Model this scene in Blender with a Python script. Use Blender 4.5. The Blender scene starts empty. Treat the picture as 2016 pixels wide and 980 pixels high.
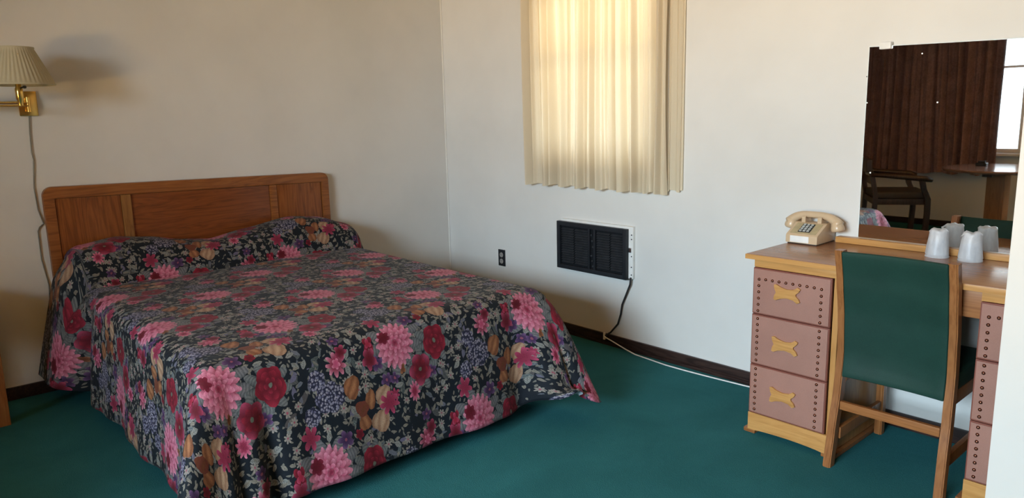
import bpy, bmesh, math, random
from mathutils import Vector, Matrix
random.seed(7)
PI = math.pi
S = bpy.context.scene
COL = S.collection

# ------------------------------------------------------------------ camera
F_PX, YAW, PITCH, ROLL = 1442.5, 0.8485, 0.18196, -0.02333
fw = Vector((-math.sin(YAW)*math.cos(PITCH), math.cos(YAW)*math.cos(PITCH), -math.sin(PITCH)))
rt = Vector((math.cos(YAW), math.sin(YAW), 0)); up = rt.cross(fw)
rt2 = rt*math.cos(ROLL)+up*math.sin(ROLL); up2 = up*math.cos(ROLL)-rt*math.sin(ROLL)
cd = bpy.data.cameras.new('camera'); cam = bpy.data.objects.new('camera', cd); COL.objects.link(cam)
m = Matrix((rt2, up2, -fw)).transposed().to_4x4(); m.translation = Vector((4.347, -3.215, 1.37))
cam.matrix_world = m
cd.sensor_width = 36; cd.lens = F_PX/2016*36; cd.clip_start = .02
S.camera = cam
S.view_settings.view_transform = 'Standard'; S.view_settings.look = 'None'
S.view_settings.gamma = 1; S.view_settings.use_curve_mapping = False
S.view_settings.exposure = 0.0

# ------------------------------------------------------------------ world + lights
W = bpy.data.worlds.new('world'); S.world = W; W.use_nodes = True
bg = W.node_tree.nodes['Background']; bg.inputs[0].default_value = (.80, .90, 1, 1); bg.inputs[1].default_value = 5.5

def area(name, loc, target, sx, sy, power, color, spread=None):
    l = bpy.data.lights.new(name, 'AREA'); l.shape = 'RECTANGLE'; l.size = sx; l.size_y = sy
    l.energy = power; l.color = color
    if spread: l.spread = spread
    o = bpy.data.objects.new(name, l); COL.objects.link(o); o.location = loc
    o.rotation_euler = (Vector(target)-Vector(loc)).to_track_quat('-Z', 'Y').to_euler()
    return o
# skylight coming down through the front window, sunlit ground bounce coming up through it
area('window_skylight', (4.1, -6.6, 2.35), (3.9, -2.0, .7), 2.6, 1.3, 290, (.66, .83, 1), math.radians(105))
area('window_ground_bounce', (4.1, -6.7, .55), (3.9, -2.0, 2.4), 2.6, .8, 350, (1, .60, .21), math.radians(105))
# daylight behind the pleated curtain
area('side_window_daylight', (1.35, .75, 2.2), (1.4, 0, 1.6), 1.3, 1.3, 36, (1, .66, .24))

# ------------------------------------------------------------------ node helpers
class G:
    def __init__(s, name, rough=.6, spec=.3):
        s.m = bpy.data.materials.new(name); s.m.use_nodes = True
        s.t = s.m.node_tree; s.n = s.t.nodes; s.l = s.t.links
        s.b = s.n['Principled BSDF']; s.out = s.n['Material Output']
        s.b.inputs['Roughness'].default_value = rough
        s.b.inputs['Specular IOR Level'].default_value = spec
    def set(s, sock, v):
        if isinstance(v, bpy.types.NodeSocket): s.l.new(v, sock)
        else: sock.default_value = v
    def M(s, op, a, b=None, c=None):
        n = s.n.new('ShaderNodeMath'); n.operation = op
        s.set(n.inputs[0], a)
        if b is not None: s.set(n.inputs[1], b)
        if c is not None: s.set(n.inputs[2], c)
        return n.outputs[0]
    def mix(s, f, a, b):
        n = s.n.new('ShaderNodeMix'); n.data_type = 'RGBA'
        s.set(n.inputs[0], f)
        s.set(n.inputs[6], (*a, 1) if isinstance(a, tuple) and len(a) == 3 else a)
        s.set(n.inputs[7], (*b, 1) if isinstance(b, tuple) and len(b) == 3 else b)
        return n.outputs[2]
    def coord(s, kind='Object'):
        return s.n.new('ShaderNodeTexCoord').outputs[kind]
    def map(s, v, scale=(1, 1, 1), rot=(0, 0, 0), loc=(0, 0, 0)):
        n = s.n.new('ShaderNodeMapping'); s.l.new(v, n.inputs[0])
        n.inputs['Scale'].default_value = scale; n.inputs['Rotation'].default_value = rot; n.inputs['Location'].default_value = loc
        return n.outputs[0]
    def noise(s, v, scale, detail=3, rough=.5, dist=0):
        n = s.n.new('ShaderNodeTexNoise'); s.l.new(v, n.inputs['Vector'])
        n.inputs['Scale'].default_value = scale; n.inputs['Detail'].default_value = detail
        n.inputs['Roughness'].default_value = rough; n.inputs['Distortion'].default_value = dist
        return n
    def ramp(s, f, stops):
        n = s.n.new('ShaderNodeValToRGB'); s.l.new(f, n.inputs[0]); e = n.color_ramp.elements
        while len(e) < len(stops): e.new(.5)
        for q, (p, c) in zip(e, stops): q.position = p; q.color = (*c, 1)
        return n.outputs[0]
    def bump(s, h, strength=.3, dist=.002):
        n = s.n.new('ShaderNodeBump'); n.inputs['Strength'].default_value = strength; n.inputs['Distance'].default_value = dist
        s.l.new(h, n.inputs['Height']); s.l.new(n.outputs[0], s.b.inputs['Normal'])
    def color(s, c): s.set(s.b.inputs['Base Color'], (*c, 1) if isinstance(c, tuple) else c)

def plain(name, c, rough=.6, spec=.3, metal=0, var=.12, scale=30):
    g = G(name, rough, spec); g.b.inputs['Metallic'].default_value = metal
    nz = g.noise(g.coord(), scale, 3).outputs[0]
    d = tuple(x*(1-var) for x in c); l = tuple(min(1, x*(1+var)) for x in c)
    g.color(g.ramp(nz, [(.3, d), (.7, l)]))
    return g.m

def wood(name, dark, mid, light, axis='X', rough=.4, spec=.4, k=1.0, bands=.5):
    g = G(name, rough, spec); c = g.coord()
    sc = {'X': (1.2, 14, 14), 'Y': (14, 1.2, 14), 'Z': (14, 14, 1.2)}[axis]
    v = g.map(c, tuple(q*k for q in sc))
    n1 = g.noise(v, 1.0, 4, .55, 1.2)
    w = g.M('FRACT', g.M('MULTIPLY', n1.outputs[0], 7.0))
    tri = g.M('ABSOLUTE', g.M('SUBTRACT', g.M('MULTIPLY', w, 2.0), 1.0))
    sc2 = {'X': (4, 150, 150), 'Y': (150, 4, 150), 'Z': (150, 150, 4)}[axis]
    fine = g.noise(g.map(c, sc2), 1.0, 2, .6).outputs[0]
    f = g.M('ADD', g.M('MULTIPLY', tri, bands), g.M('MULTIPLY', fine, 1-bands*.5))
    g.color(g.ramp(f, [(.15, dark), (.55, mid), (1.0, light)]))
    g.bump(fine, .15, .0006)
    return g.m

# ------------------------------------------------------------------ mesh helpers
def box(bm, x0, x1, y0, y1, z0, z1, bev=0, M=None, seg=2):
    t = bmesh.new(); bmesh.ops.create_cube(t, size=1)
    for v in t.verts:
        v.co = Vector(((x0+x1)/2+v.co.x*(x1-x0), (y0+y1)/2+v.co.y*(y1-y0), (z0+z1)/2+v.co.z*(z1-z0)))
    if bev: bmesh.ops.bevel(t, geom=t.edges[:], offset=bev, segments=seg, affect='EDGES', profile=.7)
    merge(bm, t, M)
def merge(bm, t, M=None):
    if M is not None: bmesh.ops.transform(t, matrix=M, verts=t.verts)
    me = bpy.data.meshes.new('t'); t.to_mesh(me); t.free(); bm.from_mesh(me); bpy.data.meshes.remove(me)
def tube(bm, pts, r, n=10, caps=True, closed=False):
    pts = [Vector(p) for p in pts]; rs = r if isinstance(r, (list, tuple)) else [r]*len(pts)
    rings = []; ref = None
    for i, p in enumerate(pts):
        a = pts[i-1] if i else p; b = pts[i+1] if i < len(pts)-1 else p
        d = (b-a).normalized()
        if ref is None: ref = d.orthogonal().normalized()
        ref = (ref-d*ref.dot(d))
        if ref.length < 1e-6: ref = d.orthogonal()
        ref.normalize(); q = d.cross(ref)
        rings.append([bm.verts.new(p+(ref*math.cos(2*PI*k/n)+q*math.sin(2*PI*k/n))*rs[i]) for k in range(n)])
    for a, b in zip(rings, rings[1:]):
        for k in range(n): bm.faces.new((a[k], a[(k+1) % n], b[(k+1) % n], b[k]))
    if caps:
        bm.faces.new(rings[0][::-1]); bm.faces.new(rings[-1])
def lathe(bm, prof, c=(0, 0, 0), n=32, axis='Z', wob=None):
    rings = []
    for i, (r, h) in enumerate(prof):
        R = []
        for k in range(n):
            a = 2*PI*k/n; rr = r*(1+(wob(a, i) if wob else 0))
            p = (rr*math.cos(a), rr*math.sin(a), h)
            if axis == 'Y': p = (p[0], -h, p[1])
            if axis == 'X': p = (h, p[0], p[1])
            R.append(bm.verts.new(Vector(c)+Vector(p)))
        rings.append(R)
    for a, b in zip(rings, rings[1:]):
        for k in range(n): bm.faces.new((a[k], a[(k+1) % n], b[(k+1) % n], b[k]))
    if prof[0][0] > 1e-5: bm.faces.new(rings[0][::-1])
    if prof[-1][0] > 1e-5: bm.faces.new(rings[-1])
def prism(bm, poly, a, b, axis='Y', bev=0, M=None):
    """poly 2-D; extruded along axis from a to b. axis Y: poly=(x,z); X: poly=(y,z); Z: poly=(x,y)"""
    f = {'Y': lambda p, t: (p[0], t, p[1]), 'X': lambda p, t: (t, p[0], p[1]), 'Z': lambda p, t: (p[0], p[1], t)}[axis]
    t_ = bmesh.new()
    A = [t_.verts.new(f(p, a)) for p in poly]; B = [t_.verts.new(f(p, b)) for p in poly]
    t_.faces.new(A); t_.faces.new(B[::-1]); n = len(poly)
    for i in range(n): t_.faces.new((A[i], B[i], B[(i+1) % n], A[(i+1) % n]))
    bmesh.ops.recalc_face_normals(t_, faces=t_.faces)
    if bev: bmesh.ops.bevel(t_, geom=t_.edges[:], offset=bev, segments=2, affect='EDGES', profile=.7)
    merge(bm, t_, M)
def rroot(o):
    while o.parent: o = o.parent
    return o
def obj(name, bm, mat, parent=None, smooth=None, label=None, local=False, fixn=True, ang=40):
    if fixn: bmesh.ops.recalc_face_normals(bm, faces=bm.faces)
    off = Vector((0, 0, 0))
    if parent:
        if not local: off = rroot(parent).location.copy()
    elif not local:
        xs = [v.co for v in bm.verts]
        off = Vector(((min(v.x for v in xs)+max(v.x for v in xs))/2, (min(v.y for v in xs)+max(v.y for v in xs))/2, min(v.z for v in xs)))
    for v in bm.verts: v.co -= off
    me = bpy.data.meshes.new(name); bm.to_mesh(me); bm.free()
    for mt in (mat if isinstance(mat, (list, tuple)) else [mat]): me.materials.append(mt)
    me.polygons.foreach_set('use_smooth', [True]*len(me.polygons))
    if smooth is None: me.set_sharp_from_angle(angle=math.radians(ang))
    o = bpy.data.objects.new(name, me); COL.objects.link(o)
    if parent: o.parent = parent
    else: o.location = off
    if label: o['label'] = label
    return o
def thing(name, label, cat, loc, rz=0, group=None):
    o = bpy.data.objects.new(name, None); COL.objects.link(o); o.location = loc; o.rotation_euler = (0, 0, rz)
    o.empty_display_size = .1
    o['label'] = label; o['category'] = cat
    if group: o['group'] = group
    return o
def tag(o, label, cat, group=None):
    o['label'] = label; o['category'] = cat
    if group: o['group'] = group
    return o
def struct(name, bm, mat, parent=None, **k):
    o = obj(name, bm, mat, parent, **k)
    if not parent: o['kind'] = 'structure'
    return o
def copy_part(src, parent, loc=None, name=None):
    c = src.copy(); COL.objects.link(c); c.parent = parent
    if loc is not None: c.location = loc
    if name: c.name = name
    return c
B = bmesh.new

# ------------------------------------------------------------------ materials
def wall_mat():
    g = G('cream_wall_paint', .62, .25); c = g.coord()
    a = g.noise(c, 1.3, 4, .6).outputs[0]
    g.color(g.ramp(a, [(.35, (.63, .615, .585)), (.65, (.69, .675, .645))]))
    g.bump(g.noise(c, 60, 4, .6).outputs[0], .12, .002)
    return g.m
WALL = wall_mat()
def carpet_mat():
    g = G('green_carpet', .95, .05); c = g.coord()
    a = g.noise(c, 2.3, 5, .6, .4).outputs[0]
    b = g.noise(c, 260, 2, .7).outputs[0]
    base = g.ramp(a, [(.3, (.026, .125, .138)), (.7, (.038, .175, .19))])
    g.color(g.mix(g.M('MULTIPLY', b, .55), base, (.010, .07, .072)))
    # small dark stains
    v = g.n.new('ShaderNodeTexVoronoi'); v.inputs['Scale'].default_value = 1.7; g.l.new(c, v.inputs['Vector'])
    st = g.M('LESS_THAN', v.outputs['Distance'], .022)
    g.color(g.mix(g.M('MULTIPLY', st, .7), g.b.inputs['Base Color'].links[0].from_socket, (.004, .02, .018)))
    g.bump(b, .7, .004)
    return g.m
CARPET = carpet_mat()
CEIL = plain('tan_bounce_ceiling', (.58, .42, .22), .8, .1, scale=8, var=.04)  # unseen ceiling, its tan chosen so the bounce warms the upper walls
TRIMW = plain('white_gloss_trim', (.72, .70, .66), .35, .4, scale=8, var=.04)
BASEB = wood('dark_stained_baseboard', (.010, .005, .004), (.022, .010, .008), (.05, .026, .02), 'X', .4, .4)
OAK_V = wood('oak_vertical_grain', (0.0998, 0.0247, 0.0053), (0.1925, 0.0541, 0.0110), (0.2638, 0.0854, 0.0190), 'Z', .32, .45)
OAK_H = wood('oak_horizontal_grain', (0.0927, 0.0212, 0.0048), (0.1782, 0.0460, 0.0095), (0.2282, 0.0659, 0.0142), 'Y', .30, .45)
OAK_T = wood('oak_rail', (0.1426, 0.0424, 0.0095), (0.2353, 0.0766, 0.0174), (0.3066, 0.1090, 0.0274), 'Y', .35, .45)
OAK_S = wood('oak_stile', (0.1488, 0.0589, 0.0149), (0.2294, 0.0961, 0.0248), (0.2852, 0.1302, 0.0372), 'Z', .35, .45)
DESK_X = wood('maple_desk_wood', (.36, .16, .045), (.50, .245, .075), (.60, .32, .11), 'X', .33, .45, bands=.25)
DESK_Z = wood('maple_desk_upright', (.34, .15, .042), (.47, .225, .068), (.56, .29, .10), 'Z', .33, .45, bands=.25)
DESKTOP = wood('desk_top_veneer', (.20, .075, .03), (.30, .13, .058), (.40, .19, .09), 'X', .25, .6, bands=.25)
CHAIRW = wood('brown_chair_wood', (.17, .058, .016), (.28, .105, .032), (.36, .15, .05), 'Z', .35, .45, bands=.25)
CHAIRX = wood('brown_chair_crosswood', (.17, .058, .016), (.28, .105, .032), (.36, .15, .05), 'X', .35, .45, bands=.25)
DARKW = wood('dark_walnut', (.02, .010, .007), (.045, .022, .015), (.08, .04, .028), 'Z', .35, .4)
TABLET = wood('table_top_laminate', (.10, .05, .035), (.16, .085, .06), (.22, .12, .09), 'X', .15, .5)
BRASS = plain('polished_brass', (.78, .50, .14), .22, .5, 1, .08)
DBRASS = plain('antique_brass_nail', (.16, .06, .035), .3, .5, .8, .1)
BLACKM = plain('black_metal', (.014, .016, .02), .45, .4, 0, .2)
CHROME = plain('chrome', (.7, .7, .7), .2, .5, 1, .05)
WHITEP = plain('white_plastic', (.74, .73, .70), .4, .4, 0, .04)
GREYC = plain('grey_cord', (.20, .19, .16), .5, .3)
BLACKC = plain('black_cord', (.02, .02, .022), .5, .3)
BEIGE = plain('beige_phone_plastic', (.56, .41, .26), .28, .45, 0, .04)
def fabric(name, c, scale=700, rough=.8, var=.25):
    g = G(name, rough, .2); co = g.coord()
    n = g.noise(co, scale, 2, .6).outputs[0]; b = g.noise(co, 9, 4, .6).outputs[0]
    f = g.M('ADD', g.M('MULTIPLY', n, .5), g.M('MULTIPLY', b, .5))
    g.color(g.ramp(f, [(.3, tuple(q*(1-var) for q in c)), (.7, tuple(q*(1+var) for q in c))]))
    g.bump(n, .4, .001)
    return g.m
GREENV = fabric('dark_green_vinyl', (.011, .040, .029), 420, .6, .2)
GREYV = fabric('brown_grey_vinyl', (.07, .052, .042), 300, .45)
LEATHER = fabric('dusty_rose_vinyl', (.33, .165, .125), 260, .48, .10)
LEATHER_E = fabric('rose_brown_edge', (.20, .065, .045), 260, .45, .10)
CURT_D = fabric('brown_velvet_curtain', (.23, .13, .12), 60, .95, .35)
MATT = fabric('grey_mattress_ticking', (.10, .10, .11), 200)

def translucent_mat(name, c, k, rough=.8, bumpy=True):
    g = G(name, rough, .1); co = g.coord()
    cc = g.ramp(g.noise(co, 500, 2).outputs[0], [(.3, tuple(q*.94 for q in c)), (.7, c)])
    g.color(cc)
    t = g.n.new('ShaderNodeBsdfTranslucent'); g.l.new(cc, t.inputs[0])
    mx = g.n.new('ShaderNodeMixShader'); mx.inputs[0].default_value = k
    g.l.new(g.b.outputs[0], mx.inputs[1]); g.l.new(t.outputs[0], mx.inputs[2]); g.l.new(mx.outputs[0], g.out.inputs[0])
    return g.m
CURT = translucent_mat('cream_pleated_curtain', (.80, .70, .53), .34)
SHADE = translucent_mat('pleated_lamp_shade', (.50, .46, .33), .25)
LINING = plain('white_bedspread_lining', (.62, .68, .74), .8, .1)

def glass_mat():
    g = G('clear_glass', 0, .5)
    tr = g.n.new('ShaderNodeBsdfTransparent'); gl = g.n.new('ShaderNodeBsdfGlossy'); gl.inputs['Roughness'].default_value = .02
    fr = g.n.new('ShaderNodeFresnel'); mx = g.n.new('ShaderNodeMixShader')
    tr.inputs[0].default_value = (.96, .98, .97, 1)
    g.l.new(fr.outputs[0], mx.inputs[0]); g.l.new(tr.outputs[0], mx.inputs[1]); g.l.new(gl.outputs[0], mx.inputs[2])
    g.l.new(mx.outputs[0], g.out.inputs[0]); g.n.remove(g.b)
    return g.m
GLASS = glass_mat()
def mirror_mat():
    g = G('silvered_mirror', .015, .5); g.b.inputs['Metallic'].default_value = 1
    c = g.coord()
    v = g.n.new('ShaderNodeTexVoronoi'); v.inputs['Scale'].default_value = 9; g.l.new(c, v.inputs['Vector'])
    sp = g.M('LESS_THAN', v.outputs['Distance'], .03)
    g.color(g.mix(g.M('MULTIPLY', sp, .7), (.86, .87, .86), (.9, .9, .88)))
    g.l.new(g.M('ADD', g.M('MULTIPLY', sp, .5), .012), g.b.inputs['Roughness'])
    return g.m
MIRROR = mirror_mat()
def cup_mat():
    g = G('frosted_wrapped_cup', .35, .4); c = g.coord()
    n = g.noise(g.map(c, (1, 1, .35)), 60, 3, .6, .6).outputs[0]
    g.color(g.ramp(n, [(.3, (.66, .66, .67)), (.7, (.86, .86, .86))]))
    g.bump(n, .5, .003)
    t = g.n.new('ShaderNodeBsdfTranslucent'); t.inputs[0].default_value = (.8, .8, .82, 1)
    mx = g.n.new('ShaderNodeMixShader'); mx.inputs[0].default_value = .35
    g.l.new(g.b.outputs[0], mx.inputs[1]); g.l.new(t.outputs[0], mx.inputs[2]); g.l.new(mx.outputs[0], g.out.inputs[0])
    return g.m
CUP = cup_mat()

# ---- floral bedspread print -------------------------------------------------
def floral_mat():
    g = G('floral_chintz', .72, .18); g.b.inputs['Sheen Weight'].default_value = .04; g.b.inputs['Sheen Roughness'].default_value = .5; M = g.M
    uvn = g.coord('UV')
    # hand-drawn wobble
    nz = g.noise(uvn, 38, 2, .5); sep = g.n.new('ShaderNodeSeparateColor'); g.l.new(nz.outputs['Color'], sep.inputs[0])
    xyz = g.n.new('ShaderNodeSeparateXYZ'); g.l.new(uvn, xyz.inputs[0])
    ST = {}
    ST['V'] = M('ADD', xyz.outputs[0], M('MULTIPLY', M('SUBTRACT', sep.outputs[0], .5), .012))
    ST['U'] = M('ADD', xyz.outputs[1], M('MULTIPLY', M('SUBTRACT', sep.outputs[1], .5), .012))
    P, H = .686, .335
    def chain(c):
        # keeps the layers evaluated one after the other
        ST['V'] = M('MULTIPLY_ADD', c, 1e-7, ST['V']); ST['U'] = M('MULTIPLY_ADD', c, 1e-7, ST['U'])
    def local(cv, cu):
        du = M('SUBTRACT', ST['U'], cu); dv = M('SUBTRACT', ST['V'], cv)
        k = M('ROUND', M('DIVIDE', du, H))
        du = M('SUBTRACT', du, M('MULTIPLY', k, H)); dv = M('SUBTRACT', dv, M('MULTIPLY', k, P/2))
        dv = M('SUBTRACT', dv, M('MULTIPLY', M('ROUND', M('DIVIDE', dv, P)), P))
        return dv, du
    def polar(dv, du, sv=1.0, rot=0):
        a = M('DIVIDE', dv, sv)
        r = M('SQRT', M('ADD', M('MULTIPLY', a, a), M('MULTIPLY', du, du)))
        th = M('ADD', M('ARCTAN2', du, a), rot)
        return r, th
    def flower(col, cv, cu, layers, sv=1.0, eye=None):
        """layers: (R, petals, lobe depth, rot, dark, light)"""
        dv, du = local(cv, cu); r, th = polar(dv, du, sv)
        for (R, n, lobe, rot, dk, lt) in layers:
            s = M('ABSOLUTE', M('SINE', M('MULTIPLY_ADD', th, n/2, rot)))
            e = M('MULTIPLY_ADD', s, R*lobe, R*(1-lobe))
            t = M('DIVIDE', r, e)
            mask = M('LESS_THAN', t, 1.0)
            sh = M('MULTIPLY', M('POWER', M('MINIMUM', t, 1.0), 2.8), M('MULTIPLY_ADD', M('POWER', s, 1.6), .85, .15))
            c = g.mix(sh, dk, lt)
            col = g.mix(mask, col, c)
        if eye: col = g.mix(M('LESS_THAN', r, eye[0]), col, eye[1])
        return col
    def tulip(col, cv, cu, R, dk, lt, sv=.8, rot=.4):
        dv, du = local(cv, cu)
        a = M('ADD', M('MULTIPLY', dv, math.cos(rot)), M('MULTIPLY', du, math.sin(rot)))
        b = M('SUBTRACT', M('MULTIPLY', du, math.cos(rot)), M('MULTIPLY', dv, math.sin(rot)))
        r, th = polar(a, b, sv)
        e = M('MULTIPLY_ADD', M('ABSOLUTE', M('SINE', M('MULTIPLY', th, 1.5))), R*.18, R*.82)
        mask = M('LESS_THAN', r, e)
        st = M('MULTIPLY', M('MULTIPLY_ADD', M('SINE', M('ADD', M('MULTIPLY', M('MULTIPLY', a, M('MULTIPLY_ADD', M('ABSOLUTE', b), 9, .6)), 330), M('MULTIPLY', b, 40))), .35, .65), M('MINIMUM', 1.0, M('MULTIPLY_ADD', M('DIVIDE', r, e), -.9, 1.35)))
        return g.mix(mask, col, g.mix(st, dk, lt))
    def vor(scale, off=(0, 0, 0)):
        v = g.n.new('ShaderNodeTexVoronoi'); v.voronoi_dimensions = '2D'; v.inputs['Scale'].default_value = scale
        cmb = g.n.new('ShaderNodeCombineXYZ'); g.l.new(M('ADD', ST['V'], off[0]), cmb.inputs[0]); g.l.new(M('ADD', ST['U'], off[1]), cmb.inputs[1])
        g.l.new(cmb.outputs[0], v.inputs['Vector'])
        sb = g.n.new('ShaderNodeVectorMath'); sb.operation = 'SUBTRACT'
        g.l.new(cmb.outputs[0], sb.inputs[0]); g.l.new(v.outputs['Position'], sb.inputs[1])
        s = g.n.new('ShaderNodeSeparateXYZ'); g.l.new(sb.outputs[0], s.inputs[0])
        c = g.n.new('ShaderNodeSeparateColor'); g.l.new(v.outputs['Color'], c.inputs[0])
        return s.outputs[0], s.outputs[1], c.outputs
    def leaves(col, scale, L, w, dk, lt, off, prob=1.1, alt=None):
        a, b, c = vor(scale, off)
        an = M('MULTIPLY', c[0], 6.283); cs = M('COSINE', an); sn = M('SINE', an)
        x = M('DIVIDE', M('ADD', M('MULTIPLY', a, cs), M('MULTIPLY', b, sn)), L)
        y = M('DIVIDE', M('SUBTRACT', M('MULTIPLY', b, cs), M('MULTIPLY', a, sn)), w)
        ed = M('SUBTRACT', 1.0, M('MULTIPLY', x, x))
        ay = M('ABSOLUTE', y)
        mask = M('MULTIPLY', M('LESS_THAN', ay, ed), M('LESS_THAN', c[1], prob))
        vein = M('LESS_THAN', ay, .12)
        sh = M('MULTIPLY', M('MULTIPLY_ADD', M('SINE', M('ADD', M('MULTIPLY', x, 16), M('MULTIPLY', ay, 9))), .3, .6), M('SUBTRACT', 1.0, M('MULTIPLY', vein, .6)))
        cc = g.mix(sh, dk, lt)
        if alt: cc = g.mix(M('MULTIPLY', c[2], .9), cc, alt)
        return g.mix(mask, col, cc)
    def florets(col, scale, R, n, dk, lt, off, prob, eye):
        a, b, c = vor(scale, off); r, th = polar(a, b)
        s = M('ABSOLUTE', M('SINE', M('MULTIPLY_ADD', th, n/2, M('MULTIPLY', c[0], 6))))
        t = M('DIVIDE', r, M('MULTIPLY_ADD', s, R*.65, R*.35))
        mask = M('MULTIPLY', M('LESS_THAN', t, 1.0), M('LESS_THAN', c[1], prob))
        col = g.mix(mask, col, g.mix(t, dk, lt))
        return g.mix(M('MULTIPLY', mask, M('LESS_THAN', r, R*.2)), col, eye)
    def hydra(col, cv, cu, R, sv=1.2):
        dv, du = local(cv, cu); r, th = polar(dv, du, sv)
        e = M('MULTIPLY_ADD', M('ABSOLUTE', M('SINE', M('MULTIPLY', th, 3.5))), R*.15, R*.85)
        a, b, c = vor(105, (cv, cu)); rr, t2 = polar(a, b)
        dot = M('LESS_THAN', rr, M('MULTIPLY_ADD', M('ABSOLUTE', M('SINE', M('MULTIPLY', t2, 2.5))), .0022, .0022))
        cc = g.mix(dot, (.016, .017, .036), g.mix(c[0], (.11, .105, .17), (.27, .25, .29)))
        return g.mix(M('LESS_THAN', r, e), col, cc)
    ink = (.0040, .0052, .0095)
    col = g.mix(g.noise(uvn, 7, 2).outputs[0], ink, (.0055, .0105, .015))
    GRN = (.022, .033, .034); GRL = (.135, .155, .150); BEI = (.24, .215, .175); LIL = (.105, .09, .15)
    gap = g.noise(uvn, 11, 2, .6).outputs[0]         # open patches of ground between the sprays
    open_ = M('GREATER_THAN', gap, .53)
    base = col
    col = leaves(col, 17, .030, .012, GRN, (.085, .095, .092), (3.1, 1.7), .8, (.06, .05, .05)); chain(col)
    col = leaves(col, 25, .021, .008, GRN, GRL, (.3, 5.2), .8, LIL); chain(col)
    col = g.mix(open_, base, col)
    col = leaves(col, 21, .019, .0095, (.07, .075, .07), (.24, .235, .215), (5.2, 8.4), .30); chain(col)
    col = leaves(col, 36, .013, .0055, (.07, .062, .05), BEI, (7.3, 2.2), .42); chain(col)
    col = leaves(col, 62, .0085, .0032, (.10, .09, .07), (.16, .15, .13), (2.3, 6.2), .40); chain(col)
    col = florets(col, 24, .015, 7, (.15, .12, .12), (.25, .225, .19), (1.3, 9.1), .28, (.25, .05, .08)); chain(col)
    fine = g.noise(uvn, 230, 2, .6).outputs[0]
    # leaves gathered round the big blooms
    for (cv, cu, R, sv) in ((0, 0, .112, 1.15), (.17, .03, .086, 1.0), (.10, .11, .074, 1.1)):
        dv, du = local(cv, cu); r, th = polar(dv, du, sv)
        s = M('ABSOLUTE', M('SINE', M('MULTIPLY_ADD', th, 4.5, .4+cv*20)))
        e = M('MULTIPLY_ADD', s, R*.46, R*.54); t = M('DIVIDE', r, e)
        sh = M('MULTIPLY', M('POWER', s, .8), M('MULTIPLY_ADD', M('SINE', M('MULTIPLY_ADD', r, 620, M('MULTIPLY', th, 9))), .22, .70))
        col = g.mix(M('LESS_THAN', t, 1.0), col, g.mix(sh, (.012, .018, .022), (.145, .15, .148) if cv else (.155, .15, .155))); chain(col)
    col = hydra(col, .385, .11, .050); chain(col)
    col = hydra(col, .31, .155, .032, 1.0); chain(col)
    col = hydra(col, .345, .05, .034, 1.0); chain(col)
    PUR = ((.035, .014, .05), (.125, .065, .15))
    for (cv, cu, R) in ((-.06, .11, .024), (-.025, .112, .020), (.075, -.085, .030), (-.09, .05, .026), (.15, .125, .022), (.44, -.07, .022)):
        col = flower(col, cv, cu, [(R, 5, .45, cv*40, *PUR)], 1.1, (.005, (.18, .05, .08))); chain(col)
    ORD, ORL = (.11, .034, .014), (.29, .125, .055)
    PED, PEL = (.17, .085, .05), (.36, .235, .15)
    col = tulip(col, .235, -.10, .037, PED, PEL, 1.15, .2); chain(col)
    col = tulip(col, .165, -.115, .028, ORD, ORL, 1.0, -.5); chain(col)
    col = tulip(col, .475, .10, .040, ORD, ORL, .85, .4); chain(col)
    col = tulip(col, .545, .155, .034, ORD, ORL, .7, .1); chain(col)
    col = tulip(col, .505, .175, .026, (.13, .03, .02), ORD, 1.2, .6); chain(col)
    col = tulip(col, .60, .155, .038, PED, PEL, .85, .6); chain(col)
    PD, PM, PL = (.17, .014, .036), (.34, .050, .105), (.54, .20, .275)
    CD, CL = (.085, .004, .010), (.235, .013, .030)
    col = flower(col, .43, .015, [(.042, 9, .5, .2, PD, PL), (.018, 5, .4, 1, PM, PL)], 1.0); chain(col)
    col = flower(col, .455, -.02, [(.028, 5, .35, 1.2, CD, PM)], .9); chain(col)
    col = flower(col, .055, .175, [(.036, 10, .45, .5, PM, PL), (.02, 7, .4, 0, PD, PM)], .75); chain(col)
    col = flower(col, -.035, .165, [(.022, 7, .5, .5, PD, PM)], 1); chain(col)
    col = flower(col, .28, -.15, [(.040, 7, .55, .5, PD, PM)], 1.1); chain(col)
    col = flower(col, .29, .215, [(.040, 6, .55, .9, PD, PM)], .9); chain(col)
    col = flower(col, -.115, -.02, [(.036, 4, .5, .1, CD, CL), (.022, 3, .6, 1, CL, PM)], .7); chain(col)
    col = flower(col, -.12, .03, [(.038, 5, .4, .6, CD, PM)], .85); chain(col)
    col = flower(col, .135, -.085, [(.018, 5, .3, .6, CD, CL)], 1); chain(col)
    col = flower(col, .097, .108, [(.056, 5, .22, .3, CD, PM), (.036, 6, .25, 1.1, CD, CL)], .95, (.007, (.09, .10, .07))); chain(col)
    col = flower(col, .015, .088, [(.018, 4, .4, .3, ORD, ORL)], .8); chain(col)
    col = flower(col, 0, 0, [(.088, 19, .24, .0, PD, PL), (.078, 15, .28, .7, PD, PL), (.066, 13, .30, .2, PM, PL), (.054, 11, .32, .9, PD, PL), (.043, 9, .35, .4, PD, PL), (.031, 7, .35, 1.9, PM, PL), (.019, 5, .4, 1.1, PD, PL), (.009, 3, .4, .1, PD, PM)], .95); chain(col)
    col = flower(col, -.045, -.03, [(.028, 6, .3, .5, CD, PD)], 1); chain(col)
    col = flower(col, .18, .027, [(.064, 5, .16, .7, CD, CL), (.046, 6, .22, 1.5, CD, CL), (.026, 5, .25, .3, CD, CL)], .86, (.008, (.10, .11, .085))); chain(col)
    # printed brush marks
    col = g.mix(M('MULTIPLY', M('GREATER_THAN', fine, .56), .34), col, g.mix(.55, col, ink))
    g.color(col)
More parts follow.
